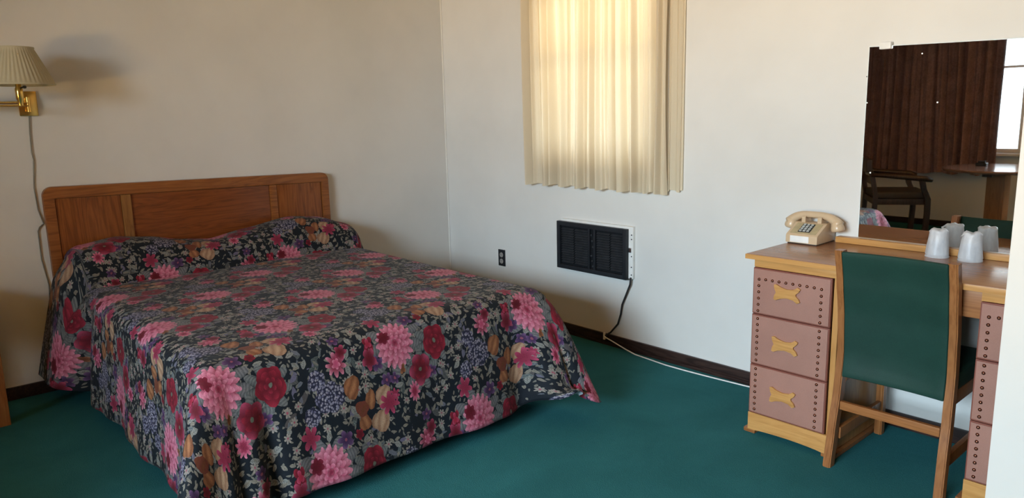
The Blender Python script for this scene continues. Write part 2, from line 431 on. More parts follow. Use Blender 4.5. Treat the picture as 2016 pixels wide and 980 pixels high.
    cc = g.noise(uvn, 26, 3, .55).outputs[0]
    g.bump(cc, .55, .006)
    return g.m, (P, H)
FLORAL, _ = floral_mat()

# ================================================================== ROOM SHELL
XR, YC, HT, TW = 5.4, -5.5, 2.44, .12
bm = B(); box(bm, -TW, XR+TW, YC-TW, TW, -.12, 0); struct('floor', bm, CARPET)
bm = B(); box(bm, -TW, XR+TW, YC-TW, TW, HT, HT+.1); struct('ceiling', bm, CEIL)
bm = B(); box(bm, -TW, 0, YC-TW, TW, 0, HT); struct('wall_left', bm, WALL)
WX0, WX1, WZ0, WZ1 = .98, 1.90, 1.10, 2.12
bm = B(); box(bm, 0, WX0, 0, TW, 0, HT); box(bm, WX1, XR, 0, TW, 0, HT); box(bm, WX0, WX1, 0, TW, 0, WZ0); box(bm, WX0, WX1, 0, TW, WZ1, HT)
struct('wall_back', bm, WALL)
CX0, CX1, CZ0, CZ1 = .45, 4.85, .81, 2.30
bm = B(); box(bm, 0, CX0, YC-TW, YC, 0, HT); box(bm, CX1, XR, YC-TW, YC, 0, HT); box(bm, CX0, CX1, YC-TW, YC, 0, CZ0); box(bm, CX0, CX1, YC-TW, YC, CZ1, HT)
struct('wall_front', bm, WALL)
bm = B(); box(bm, XR, XR+TW, YC-TW, TW, 0, HT); struct('wall_right', bm, wood('fill_cutting_panelling', (.05, .022, .01), (.09, .04, .018), (.13, .065, .03), 'Z', .5, .3))  # unseen wall, dark panelling invented to cut the fill light
# short partition that closes the right edge of the view
bm = B(); box(bm, 3.873, XR, -1.30, -1.20, 0, HT, .004); struct('wall_partition', bm, plain('white_partition_paint', (.58, .54, .49), .5, .3, scale=4, var=.03))
# unseen ground outside the front window
bm = B(); box(bm, -8, 14, -16, YC-TW-.02, -.3, -.14); o = struct('ground', bm, plain('dry_sandy_ground', (.45, .36, .24), .9, .1))
o.name = 'outside_ground'; o['kind'] = 'structure'
# trims
bm = B(); box(bm, .0, 2.79+.30, -.016, 0, 0, .066, .004); box(bm, 0, 3.1, -.022, 0, 0, .018, .003); struct('baseboard_back', bm, BASEB)
bm = B(); box(bm, 3.1, 3.87, -.016, 0, 0, .066, .004); struct('baseboard_desk', bm, BASEB)
bm = B(); box(bm, 0, .016, YC, -.016, 0, .066, .004); struct('baseboard_left', bm, BASEB)
bm = B(); box(bm, 0, XR, YC, YC+.016, 0, .066, .004); struct('baseboard_front', bm, BASEB)
bm = B(); tube(bm, [(.004, -.004, .06), (.004, -.004, HT)], .006, 8); struct('trim_1', bm, TRIMW)
def window(name, x0, x1, z0, z1, y0, y1, nx, sill_y):
    bm = B(); w = .04
    box(bm, x0, x0+w, y0, y1, z0, z1, .003); box(bm, x1-w, x1, y0, y1, z0, z1, .003)
    box(bm, x0+w, x1-w, y0, y1, z0, z0+w, .003); box(bm, x0+w, x1-w, y0, y1, z1-w, z1, .003)
    for i in range(1, nx):
        x = x0+(x1-x0)*i/nx; box(bm, x-.015, x+.015, y0+.005, y1-.005, z0+w, z1-w, .002)
    box(bm, x0+w, x1-w, y0+.008, y1-.008, (z0+z1)/2+.1, (z0+z1)/2+.125, .002)
    o = struct(name, bm, TRIMW)
    bm = B(); y = (y0+y1)/2; box(bm, x0+w-.005, x1-w+.005, y-.002, y+.002, z0+w-.005, z1-w+.005)
    p = obj('pane', bm, GLASS); p.location -= o.location; p.parent = o
    return o
window('window_1', WX0, WX1, WZ0, WZ1, .06, .10, 1, 0)
window('window_2', CX0, CX1, CZ0, CZ1, YC-.10, YC-.06, 3, 0)
bm = B(); box(bm, CX0-.05, CX1+.05, YC-.055, YC+.05, CZ0-.03, CZ0, .005); struct('trim_2', bm, TRIMW)

# ================================================================== CURTAINS
def curtain(bm, x0, x1, z0, z1, y, amp, folds, seed, nx=520, nz=26, flat=0.0, hemvar=.006):
    rnd = random.Random(seed)
    ph = [rnd.uniform(0, 6.28) for _ in range(6)]
    W_ = []; tot = 0
    for i in range(folds):
        w = rnd.uniform(.65, 1.35); W_.append((tot, w)); tot += w
    A_ = [rnd.uniform(.55, 1.15) for _ in range(folds)]
    rows = []
    for j in range(nz+1):
        fz = j/nz; z = z0+(z1-z0)*fz; row = []
        for i in range(nx+1):
            s = i/nx; q = s*tot
            q += .35*math.sin(2.1*(1-fz)+s*9+ph[0])*(.4+.6*(1-fz))*.5
            q = min(max(q, 0), tot-1e-4)
            k = max(kk for kk in range(folds) if W_[kk][0] <= q)
            t = (q-W_[k][0])/W_[k][1]
            a = A_[k]*amp*(.8+.25*(1-fz))
            yy = math.sin(PI*t)**.8*a + .22*amp*math.sin(q*6.283*1.5+ph[1]+1.3*fz) + .12*amp*math.sin(q*17+ph[2]+2*fz)
            x = x0+(x1-x0)*s + .006*math.sin(q*6.28+ph[3])
            row.append(bm.verts.new((x, y-yy, z+(hemvar*math.sin(q*3.1+ph[4]) if j == 0 else 0))))
        rows.append(row)
    for a, b in zip(rows, rows[1:]):
        for i in range(nx): bm.faces.new((a[i], a[i+1], b[i+1], b[i]))
def rod(parent, x0, x1, y, z, mat):
    bm = B(); tube(bm, [(x0, y, z), (x1, y, z)], .008, 12); return obj('rod', bm, mat, parent)
t = thing('curtain', 'cream pleated curtain glowing with daylight over the back wall window', 'curtain', (1.45, -.05, .93))
bm = B(); curtain(bm, .905, 1.985, .935, 2.26, -.014, .062, 14, 3); obj('curtain_panel', bm, CURT, t, smooth=True, fixn=False)
bm = B(); curtain(bm, 1.975, 2.075, .95, 2.26, -.010, .010, 3, 5, nx=60); obj('side_return', bm, CURT, t, smooth=True, fixn=False)
rod(t, .88, 2.09, -.035, 2.27, TRIMW)
for x in (.89, 2.08):
    bm = B(); box(bm, x-.01, x+.01, -.04, 0, 2.26, 2.28, .002); obj('rod_bracket', bm, TRIMW, t)
t = thing('curtain', 'heavy brown curtain drawn over the front window, seen in the mirror', 'curtain', (1.1, YC+.1, .59))
bm = B(); curtain(bm, .25, 1.80, .59, 2.34, YC+.17, .075, 12, 11, nx=400, hemvar=.01); obj('curtain_panel', bm, CURT_D, t, smooth=True, fixn=False)
rod(t, .2, 4.95, YC+.12, 2.35, BRASS)
for x in (.22, 4.93):
    bm = B(); box(bm, x-.01, x+.01, YC, YC+.13, 2.34, 2.36, .002); obj('rod_bracket', bm, BRASS, t)

# ================================================================== BED
BX0, BX1, BYN, BYF, BZ = .075, 1.99, -2.50, -.93, .585
t = thing('bed', 'large bed with an oak panel headboard against the left wall', 'bed', (1.0, (BYN+BYF)/2, 0))
bm = B(); box(bm, .09, 1.93, BYN+.06, BYF-.06, .36, .565, .05, seg=4); obj('mattress', bm, MATT, t)
bm = B(); box(bm, .09, 1.92, BYN+.07, BYF-.07, .15, .355, .03, seg=3); obj('box_spring', bm, MATT, t)
bm = B()
for y in (BYN+.09, BYF-.09): box(bm, .06, 1.92, y-.018, y+.018, .12, .15, .003)
for x in (.3, 1.0, 1.75): box(bm, x-.018, x+.018, BYN+.09, BYF-.09, .118, .146, .003)
obj('frame', bm, BLACKM, t)
for x in (.3, 1.80):
    for y in (BYN+.2, BYF-.19, -1.72):
        bm = B(); lathe(bm, [(.0, 0), (.024, 0), (.024, .014), (.013, .022), (.013, .125), (0, .125)], (x, y, 0), 16); obj('leg', bm, BLACKM, t)
# headboard: y -2.55 .. -.98, top 1.06 at the lamp end, 1.03 at the far end
def hz(y): return 1.062-(y+2.55)/1.57*.030
HX0, HX1 = .008, .050
y0, y1 = -2.55, -.982
def rr(y0, y1, z0, r, n=6):
    p = [(y0, z0), (y1, z0)]
    p += [(y1-r+r*math.cos(a), hz(y1)-r+r*math.sin(a)) for a in [PI/2*k/n for k in range(n+1)]]
    p += [(y0+r-r*math.sin(a), hz(y0)-r+r*math.cos(a)) for a in [PI/2*k/n for k in range(n+1)]]
    return p
bm = B(); prism(bm, rr(y0, y1, .18, .045), HX0, HX0+.024, 'X', .005); hb = obj('headboard', bm, OAK_V, t)
def hpart(name, ya, yb, za, zb, d, mat, bev=.004):
    bm = B(); prism(bm, [(ya, za if not callable(za) else za(ya)), (yb, za if not callable(za) else za(yb)), (yb, zb(yb)), (ya, zb(ya))], HX0+.0245, HX0+.024+d, 'X', bev)
    return obj(name, bm, mat, hb)
zr = lambda y: hz(y)-.060
hpart('side_panel', -2.498, -2.197, .35, zr, .010, OAK_V, .002)
hpart('center_panel', -2.147, -1.375, .35, zr, .007, OAK_H, .002)
hpart('side_panel', -1.328, -1.035, .35, zr, .010, OAK_V, .002)
hpart('stile', -2.196, -2.148, .35, zr, .018, OAK_S)
hpart('stile', -1.374, -1.329, .35, zr, .014, OAK_T)
bm = B()   # outer frame, rounded corners
n = 6; r = .045; wv = .05
outer = rr(y0, y1, .18, r)
inner = [(y0+wv, .18), (y1-wv, .18), (y1-wv, hz(y1)-.059), (y0+wv, hz(y0)-.059)]
poly = [outer[0]]+[]
poly = [(y0, .18)] + [(q[0], q[1]) for q in reversed(outer[2:])] + [(y1, .18), (y1-wv, .18), (y1-wv, zr(y1-wv)+.001), (y0+wv, zr(y0+wv)+.001), (y0+wv, .18)]
prism(bm, poly, HX0+.0245, HX1, 'X', .006); obj('frame', bm, OAK_T, hb)

# ================================================================== BEDSPREAD
def smooth(a, b, x):
    t = min(1, max(0, (x-a)/(b-a))); return t*t*(3-2*t)
PIL = [(-2.62, .60), (-2.55, .70), (-2.47, .76), (-2.26, .790), (-2.10, .772), (-1.92, .733), (-1.78, .715), (-1.57, .745), (-1.30, .782), (-1.12, .765), (-.945, .70), (-.88, .655), (-.80, .61)]
def pil(y):
    for (a, ha), (b, hb_) in zip(PIL, PIL[1:]):
        if y <= b:
            t = max(0, (y-a)/(b-a)); return ha+(hb_-ha)*(t*t*(3-2*t)*.5+t*.5)
    return PIL[-1][1]
def topz(x, y):
    z = BZ + .006*math.sin(x*3.1+1)*math.sin(y*4+.5)
    z += .012*math.exp(-((x-1.1)/.6)**2-((y+1.7)/.5)**2)
    cr = .345 + .012*math.sin(y*7+1)          # crease in front of the pillows
    H = pil(y)-BZ
    if x < cr:
        t = (x-.185)/(cr-.185)
        b = 1 if t < 0 else math.sqrt(max(0, 1-t**2.4))
        if x < .12: b *= 1-.10*((.12-x)/.05)**2
        z += H*b
    z -= .010*math.exp(-((x-cr-.012)/.022)**2)
    return z
RA, RB = .085, .062
xi, yi_n, yi_f = BX1-RA, BYN+RA, BYF-RA
Tlen = .115
DROP = .50
def spread_pos(u, v):
    """u: sheet metres from head; v: sheet metres across (0 at near inner edge .. W at far inner edge)"""
    du = max(0, u-(xi-BX0)); Wd = yi_f-yi_n
    dvn = max(0, -v); dvf = max(0, v-Wd); dv = max(dvn, dvf); sy = -1 if dvn > 0 else 1
    x = BX0+min(u, xi-BX0); y = yi_n+min(max(v, 0), Wd)
    D = min(DROP, (du**12+dv**12)**(1/12)) if (du > 0 or dv > 0) else 0
    z = topz(x, y)
    if D <= 0: return x, y, z
    th = math.atan2(dv, du)       # 0 = foot, 90deg = side
    dx, dy = math.cos(th), sy*math.sin(th)
    t = min(1, D/Tlen)*PI/2
    h = RA*math.sin(t); zd = RB*(1-math.cos(t))
    s = max(0, D-Tlen)/ (DROP-Tlen)   # 0..1 down the drop
    corner = math.sin(2*th)**2 if (du > 0 and dv > 0) else 0
    # flare
    fl = 0
    q = (y if dv < 1e-9 or du > 0 else 0)
    if th < .02: q = y
    foot = math.cos(th)**2; side = math.sin(th)**2
    fl += foot*(.085*s**.8)
    fl += side*(.035*s if sy < 0 else .05*s)
    if sy > 0: fl += corner*(.03*s**.8+.035*min(1, D/Tlen))
    else: fl += corner*(.14*s**.8+.03*min(1, D/Tlen))
    # soft vertical folds
    amp = s**1.1
    fl += foot*amp*(.010*math.sin(q*9+1)+.007*math.sin(q*21+.4))
    # deeper folds near the corners of the foot
    if du > 0:
        dn = y-yi_n+ (0 if sy > 0 or dvn == 0 else -dvn*.35)
        fl += foot*amp*(-.050*math.exp(-((dn-.115)/.028)**2) + .030*math.exp(-((dn-.05)/.05)**2)+ .022*math.exp(-((dn-.20)/.05)**2))
        df = yi_f-y + (-dvf*.35 if dvf > 0 else 0)
        fl += foot*amp*(-.028*math.exp(-((df-.16)/.05)**2)+.02*math.exp(-((df-.06)/.04)**2))
        if sy > 0 and dv > 0:
            fl += -.045*amp*math.exp(-((th-.30)/.10)**2)+.015*amp*math.exp(-((th-.70)/.2)**2)
        if sy < 0 and dv > 0:
            fl += .03*amp*math.sin(th*10)
    if du <= 0 and sy < 0:
        xx = x
        fl += amp*(.010*math.sin(xx*11)+.006*math.sin(xx*23+1))
        # spill by the pillows, then a deep fold
        fl += .135*smooth(.52, .36, xx)*s**.9 + .035*smooth(.46, .34, xx)*(1-s)*min(1, s*6)
        fl -= .075*math.exp(-((xx-.50)/.045)**2)*min(1, s*2.2)
        fl += .02*math.exp(-((xx-.64)/.08)**2)*min(1, s*2)
    if du <= 0 and sy > 0:
        fl += amp*.01*math.sin(x*13) + .05*smooth(.45, .3, x)*min(1, s*3)
    h += fl
    hem = .080
    if du <= 0 and sy < 0: hem += .045*smooth(.55, .35, x)
    if du > 0 and dv > 0 and sy > 0: hem += .012*(1-smooth(.0, .4, th))
    if du > 0 and (dv == 0):
        df = yi_f-y
        hem += .040*math.exp(-((df-.10)/.05)**2)+.012*math.exp(-(df/.05)**2)
    z0 = z-zd if s > 0 else z-zd
    if s > 0: z = z0-(z0-hem)*s
    else: z = z0
    # the foot corner nearest the window is kicked out towards the foot
    if du > 0 and sy > 0 or (du > 0 and dv == 0):
        df = yi_f-y
        wk = 1-smooth(.0, .16, df) if dv == 0 else (1.0+.12*math.sin(2*th))*(1-.75*smooth(.9, 1.57, th))
        ex = .165*s**.65*wk
    elif du <= 0 and sy > 0 and dv > 0:
        ex = .165*.25*s**.65*smooth(xi-.3, xi, x)
    else: ex = 0
    x += ex
    if du > 0 and sy > 0 or (du > 0 and dv == 0):     # the hem curls out there and shows its pale lining
        e = (yi_f-y) if dv == 0 else -th*.12
        cw = math.exp(-((e-.010)/.060)**2)
        h += .050*cw*smooth(.74, .94, s); z += .095*cw*smooth(.78, 1, s)
    # pillow ends sag in a curve where the cloth leaves the top
    return x+dx*h, y+dy*h, z
bm = B(); uvl = bm.loops.layers.uv.new('UVMap')
Ulen = xi-BX0+DROP; Wd = yi_f-yi_n; step = .0115
nu = int(Ulen/step); nv = int((Wd+2*DROP)/step)
grid = []; 
for i in range(nu+1):
    u = Ulen*i/nu; row = []
    for j in range(nv+1):
        v = -DROP+(Wd+2*DROP)*j/nv
        vt = bm.verts.new(spread_pos(u, v)); row.append((vt, (v, u)))
    grid.append(row)
# uv origin: a big pink bloom at y=-1.76 on the foot drop at z=.514
PV = -1.76-yi_n; PU = (xi-BX0)+Tlen+.012
for j in range(nv+1):
    acc = 0
    for i in range(nu-1, -1, -1):
        (a, (va, ua)), (b, (vb, ub)) = grid[i][j], grid[i+1][j]
        if Ulen*i/nu < .55:
            acc += max(0, (a.co-b.co).length-Ulen/nu)*(1 if va > -.05 and va < Wd+.05 else .0)
            grid[i][j] = (a, (va, ua-acc))
for i in range(nu):
    for j in range(nv):
        q = (grid[i][j], grid[i][j+1], grid[i+1][j+1], grid[i+1][j])
        f = bm.faces.new([a[0] for a in q][::-1])
        for lp, a in zip(f.loops, q[::-1]): lp[uvl].uv = (a[1][0]-PV, a[1][1]-PU)
bmesh.ops.recalc_face_normals(bm, faces=bm.faces)
up_ = sum(f.normal.z for f in bm.faces)
if up_ < 0: bmesh.ops.reverse_faces(bm, faces=bm.faces)
bs = obj('bedspread', bm, [FLORAL, LINING], smooth=True, fixn=False)
md = bs.modifiers.new('thick', 'SOLIDIFY'); md.thickness = .004; md.offset = -1; md.material_offset = 1; md.material_offset_rim = 0
tag(bs, 'dark floral bedspread with pink and crimson blooms draped over the bed and its pillows', 'bedspread')

# ================================================================== WALL LAMP
LY = -2.550
t = thing('wall_lamp', 'brass swing-arm wall lamp with a pleated beige shade', 'lamp', (.0, LY, 1.42))
bm = B(); box(bm, 0, .014, -2.592, -2.512, 1.415, 1.535, .004); bp = obj('wall_plate', bm, BRASS, t)
bm = B(); tube(bm, [(.045, -2.556, 1.435), (.045, -2.556, 1.505)], .008, 14); tube(bm, [(.014, -2.556, 1.452), (.045, -2.556, 1.452)], .006, 10); tube(bm, [(.014, -2.556, 1.49), (.045, -2.556, 1.49)], .006, 10); obj('hinge', bm, BRASS, t)
bm = B()
for dz in (.0, .014):
    tube(bm, [(.048, -2.556, 1.464+dz), (.075, -2.80, 1.464+dz)], .0045, 10)
tube(bm, [(.075, -2.80, 1.455), (.075, -2.80, 1.492)], .009, 12)
for dz in (.0, .014):
    tube(bm, [(.075, -2.80, 1.464+dz), (.22, -2.612, 1.464+dz)], .0045, 10)
obj('swing_arm', bm, BRASS, t)
bm = B(); lathe(bm, [(0, 0), (.010, 0), (.011, .02), (.016, .03), (.016, .075), (.012, .085), (.012, .1), (0, .1)], (.22, -2.612, 1.462), 20); so = obj('socket', bm, BRASS, t)
bm = B(); tube(bm, [(.22, -2.612, 1.54), (.245, -2.595, 1.545)], .004, 8); tube(bm, [(.245, -2.595, 1.545), (.253, -2.59, 1.545)], .007, 8); obj('switch_key', bm, BLACKM, so)
bm = B(); lathe(bm, [(.012, 0), (.03, .03), (.032, .05), (.02, .08), (0, .088)], (.22, -2.612, 1.562), 20); obj('bulb', bm, WHITEP, t)
SC = (.23, -2.612, 1.553)
bm = B()
npl = 48
def pleat(a, i): return .018*math.sin(a*npl)
lathe_prof = [(.150, 0), (.151, .004), (.148, .008)] + [(.148-.068*k/8, .008+.155*k/8) for k in range(1, 9)] + [(.082, .168), (.081, .172)]
rings = []
for i, (r, h) in enumerate(lathe_prof):
    rings.append([bm.verts.new((SC[0]+r*(1+(.012*math.sin(a*npl) if 2 < i < len(lathe_prof)-3 else 0))*math.cos(a), SC[1]+r*(1+(.012*math.sin(a*npl) if 2 < i < len(lathe_prof)-3 else 0))*math.sin(a), SC[2]+h)) for a in [2*PI*k/288 for k in range(288)]])
for a, b in zip(rings, rings[1:]):
    for k in range(288): bm.faces.new((a[k], a[(k+1) % 288], b[(k+1) % 288], b[k]))
sh = obj('lamp_shade', bm, SHADE, t, smooth=True)
bm = B(); 
for k in range(3):
    a = 2*PI*k/3; tube(bm, [(SC[0], SC[1], SC[2]+.12), (SC[0]+.095*math.cos(a), SC[1]+.095*math.sin(a), SC[2]+.135)], .0015, 6)
tube(bm, [(SC[0], SC[1], SC[2]+.10), (SC[0], SC[1], SC[2]+.14)], .003, 8)
obj('shade_spider', bm, BRASS, t)
bm = B(); tube(bm, [(.006, y, z) for y, z in ((-2.553, 1.418), (-2.560, 1.33), (-2.564, 1.237), (-2.560, 1.20), (-2.575, 1.06), (-2.571, .95), (-2.556, .878))], .0028, 8)
tube(bm, [(.006, y, z) for y, z in ((-2.556, .878), (-2.575, .862), (-2.584, .842), (-2.585, .76), (-2.586, .698), (-2.570, .562), (-2.578, .428), (-2.575, .15))], .0028, 8)
obj('power_cord', bm, GREYC, t)

# ================================================================== NIGHTSTAND
t = thing('nightstand', 'brown wooden nightstand cut off by the left edge, beside the bed', 'nightstand', (.20, -3.09, 0))
bm = B(); box(bm, .02, .385, -3.34, -2.84, .575, .60, .004); obj('top', bm, DESK_X, t)
bm = B(); box(bm, .035, .355, -3.31, -2.87, .42, .5745, .002); nb = obj('body', bm, CHAIRX, t)
bm = B(); box(bm, .356, .370, -3.28, -2.90, .435, .56, .004); dr = obj('drawer', bm, CHAIRX, t)
bm = B(); lathe(bm, [(.0, 0), (.008, 0), (.006, .012), (.014, .02), (0, .026)], (.370, -3.09, .50), 16, 'X'); obj('knob', bm, BRASS, dr)
for x in (.03, .325):
    for y in (-3.33, -2.90):
        bm = B(); box(bm, x, x+.052, y, y+.05, 0, .5745, .004); obj('leg', bm, CHAIRW, t)

# ================================================================== WALL HEATER
t = thing('wall_heater', 'black louvred heater in a chipped white frame low on the back wall', 'heater', (1.46, 0, .42))
bm = B(); box(bm, 1.183, 1.752, -.020, 0, .432, .732, .004); obj('casing', bm, WHITEP, t)
bm = B(); X0, X1, Z0, Z1 = 1.172, 1.722, .425, .718
def hring(bm, x0, x1, z0, z1, w, ya, yb, bev=.002):
    box(bm, x0, x0+w, ya, yb, z0, z1, bev); box(bm, x1-w, x1, ya, yb, z0, z1, bev)
    box(bm, x0+w, x1-w, ya, yb, z0, z0+w, bev); box(bm, x0+w, x1-w, ya, yb, z1-w, z1, bev)
hring(bm, X0, X1, Z0, Z1, .026, -.046, -.021); obj('grille_frame', bm, BLACKM, t)
bm = B(); box(bm, X0+.02, X1-.02, -.026, -.021, Z0+.02, Z1-.02)
obj('back_plate', bm, plain('soot_black', (.007, .008, .010), .7, .2), t)
bm = B()
for x in (X0+.255, X0+.30): box(bm, x, x+.014, -.042, -.026, Z0+.02, Z1-.02, .002)
obj('center_post', bm, BLACKM, t)
LVR = plain('louvre_charcoal', (.028, .030, .034), .4, .4, 0, .3)
for (xa, xb) in ((X0+.034, X0+.135), (X0+.145, X0+.25), (X0+.322, X0+.42), (X0+.43, X1-.034)):
    bm = B(); nl = 15
    for k in range(nl):
        z = Z0+.045+(Z1-Z0-.09)*k/(nl-1)
        box(bm, 0, xb-xa, -.007, .007, -.0012, .0012, 0, Matrix.Translation((xa, -.034, z)) @ Matrix.Rotation(math.radians(35), 4, 'X'))
    obj('louvre_panel', bm, LVR, t)
for k, z in enumerate((.655, .62, .585, .53, .50, .468)):
    bm = B(); lathe(bm, [(.0, 0), (.006+.002*(k % 2), 0), (.006, .006), (0, .008)], (X0+.283+.006*((k*7) % 3-1), -.030, z), 10, 'Y'); obj('control_knob', bm, LVR, t)
bm = B(); box(bm, 1.724, 1.746, -.030, -.0205, .585, .612, .003); obj('latch', bm, CHROME, t)
for z in (.685, .66, .562, .50, .455):
    bm = B(); lathe(bm, [(0, 0), (.004, 0), (.003, .003), (0, .003)], (1.742, -.0205, z), 10, 'Y'); obj('screw', bm, BLACKM, t)
bm = B(); tube(bm, [(1.742, -.026, .440), (1.735, -.022, .40), (1.70, -.016, .33), (1.672, -.016, .268), (1.662, -.016, .21), (1.64, -.016, .145), (1.59, -.022, .085), (1.548, -.030, .055)], .0055, 10)
obj('power_cord', bm, BLACKC, t)
# thin white cable along the baseboard
bm = B(); pts = [(1.548, -.034, .062), (1.56, -.036, .052), (1.62, -.040, .040), (1.72, -.050, .020), (1.80, -.055, .006), (1.95, -.066, .004), (2.03, -.074, .004), (2.15, -.072, .004), (2.26, -.066, .004), (2.36, -.058, .004), (2.50, -.046, .004), (2.62, -.03, .004), (2.76, -.05, .004)]
P2 = []
for a, b in zip(pts, pts[1:]):
    for k in range(4): P2.append(Vector(a).lerp(Vector(b), k/4))
P2.append(Vector(pts[-1])); tube(bm, P2, .0036, 8)
tube(bm, [(1.547, -.028, .075), (1.547, -.028, .035)], .008, 10)
tag(obj('cable', bm, WHITEP), 'thin white cable trailing along the floor below the back wall baseboard', 'cable')

# ================================================================== OUTLET
t = thing('wall_outlet', 'black duplex outlet on the back wall behind the bed', 'outlet', (.595, 0, .345))
bm = B(); box(bm, .561, .629, -.006, 0, .345, .459, .002); obj('cover_plate', bm, BLACKM, t)
for z in (.379, .423):
    bm = B(); lathe(bm, [(0, 0), (.017, 0), (.0165, .003), (0, .003)], (.595, -.006, z), 24, 'Y'); r_ = obj('receptacle', bm, plain('grey_receptacle', (.30, .29, .27), .5), t)
    bm = B()
    for dx in (-.006, .006): box(bm, .595+dx-.001, .595+dx+.001, -.0098, -.0091, z-.001, z+.007)
    box(bm, .593, .597, -.0098, -.0091, z-.010, z-.006); obj('slot', bm, BLACKM, r_)

# ================================================================== DESK
t = thing('desk', 'maple kneehole desk with dusty rose nail-studded drawers against the back wall', 'desk', (3.37, -.25, 0))
DX0, DX1 = 2.785, 3.955; PW = .345; DT = .782
bm = B(); box(bm, DX0-.030, DX1+.03, -.522, -.001, DT-.022, DT, .004); obj('desktop', bm, DESKTOP, t)
bm = B(); box(bm, DX0-.031, DX1+.031, -.5265, -.5222, DT-.021, DT-.001, .0015); obj('front_edging', bm, DESK_X, t)
def pedestal(xa, xb):
    bm = B()
    box(bm, xa, xa+.014, -.498, -.026, .02, DT-.0225, .002)
    box(bm, xb-.022, xb, -.498, -.026, .02, DT-.0225, .002)
    box(bm, xa+.014, xb-.022, -.036, -.026, .02, DT-.0225)
    box(bm, xa+.014, xb-.022, -.498, -.480, .728, DT-.0225, .001)
    box(bm, xa+.014, xb-.022, -.48, -.036, .06, .075)
    ped = obj('pedestal', bm, DESK_Z, t)
    # skirt with a gently arched foot
    n = 12; pl = [(xa, .095), (xa, .018), (xa+.02, .018)]
    pl += [(xa+.03+(xb-xa-.06)*k/n, .018+.008*math.sin(PI*k/n)**.6) for k in range(n+1)]
    pl += [(xb-.02, .018), (xb, .018), (xb, .095)]
    bm = B(); prism(bm, pl, -.512, -.4985, 'Y', .0012); obj('skirt', bm, DESK_X, ped)
    bm = B()
    box(bm, xa-.022, xa+.03, -.505, -.05, 0, .018, .003); obj('runner_foot', bm, CHAIRX, ped)
    bm = B(); box(bm, xb-.035, xb+.018, -.505, -.05, 0, .018, .003); obj('runner_foot', bm, CHAIRX, ped)
    bm = B(); box(bm, xa+.002, xb-.002, -.5075, -.4985, .7285, DT-.0225, .002); obj('top_rail', bm, DESK_X, ped)
bm = B(); lathe(bm, [(.0062, 0), (.0062, .0006), (.0054, .0030), (.0032, .0048), (0, .0055)], (0, 0, 0), 12, 'Y')
for v in bm.verts: pass
nail_me = bpy.data.meshes.new('nail'); bmesh.ops.recalc_face_normals(bm, faces=bm.faces); bm.to_mesh(nail_me); bm.free(); nail_me.materials.append(DBRASS)
nail_me.polygons.foreach_set('use_smooth', [True]*len(nail_me.polygons))
def bone(cx, cz, w, h, waist, n=10):
    """bow-tie outline with notched ends"""
    pts = []
    top = [(-w/2, h/2*.92), (-w/2+.010, h/2), (-w/4, waist/2+.006), (0, waist/2), (w/4, waist/2+.004), (w/2-.012, h/2), (w/2, h/2*.80)]
    pts += top
    pts += [(w/2-.006, h*.22), (w/2-.018, .004), (w/2-.018, -.004), (w/2-.006, -h*.22)]
    pts += [(x, -z) for x, z in reversed(top)]
    pts += [(-w/2+.003, -h*.2), (-w/2+.010, 0), (-w/2+.003, h*.2)]
    return [(cx+x, cz+z) for x, z in pts]
def drawers(xa, xb):
    xn0, xn1 = xa+.030, xb-.062+.0
    for di, (za, zb, nn) in enumerate(((.532, .727, 6), (.314, .530, 8), (.097, .312, 8))):
        bm = B(); box(bm, xa+.002, xb-.024, -.5125, -.4985, za, zb, .004, seg=2); d = obj('drawer', bm, LEATHER_E, t)
        bm = B(); box(bm, xa+.007, xb-.029, -.5155, -.5127, za+.006, zb-.005, .0012); obj('vinyl_panel', bm, LEATHER, d)
        cx = (xa+xb)/2-.022; cz = (za+zb)/2+(.010 if di == 0 else .0)
        bm = B(); prism(bm, bone(cx, cz, .112, .066, .036), -.5245, -.5156, 'Y', .0018); obj('handle', bm, DESK_X, d)
        off = t.location
        def nail(x, z):
            o = bpy.data.objects.new('nailhead', nail_me); COL.objects.link(o); o.parent = d
            o.location = Vector((x, -.5154, z))-off
        for x in (xn0, xn1):
            for k in range(nn):
                z = zb-.047-(.031 if di == 0 else .0)*0 - (zb-za-.062)*k/(nn-1) if di == 0 else zb-.017-(zb-za-.036)*k/(nn-1)
                nail(x, z)
        if di == 0:
            for k in range(1, 9): nail(xn0+(xn1-xn0)*k/9, zb-.045)
pedestal(DX0, DX0+PW+.010); drawers(DX0, DX0+PW+.010)
pedestal(DX1-PW, DX1); drawers(DX1-PW, DX1)
# knee-hole apron (centre drawer)
bm = B(); box(bm, DX0+PW+.011, DX1-PW-.001, -.492, -.475, .662, DT-.0225, .003); obj('apron', bm, CHAIRX, t)
bm = B(); box(bm, DX0+PW+.011, DX1-PW-.001, -.04, -.026, .60, DT-.0225, .002); obj('back_rail', bm, CHAIRX, t)

# mirror ledge
bm = B(); box(bm, 2.905, 3.95, -.045, -.001, DT+.0002, DT+.026, .003)
tag(obj('mirror_ledge', bm, DESK_X), 'narrow orange wood strip on the desk under the mirror', 'ledge')
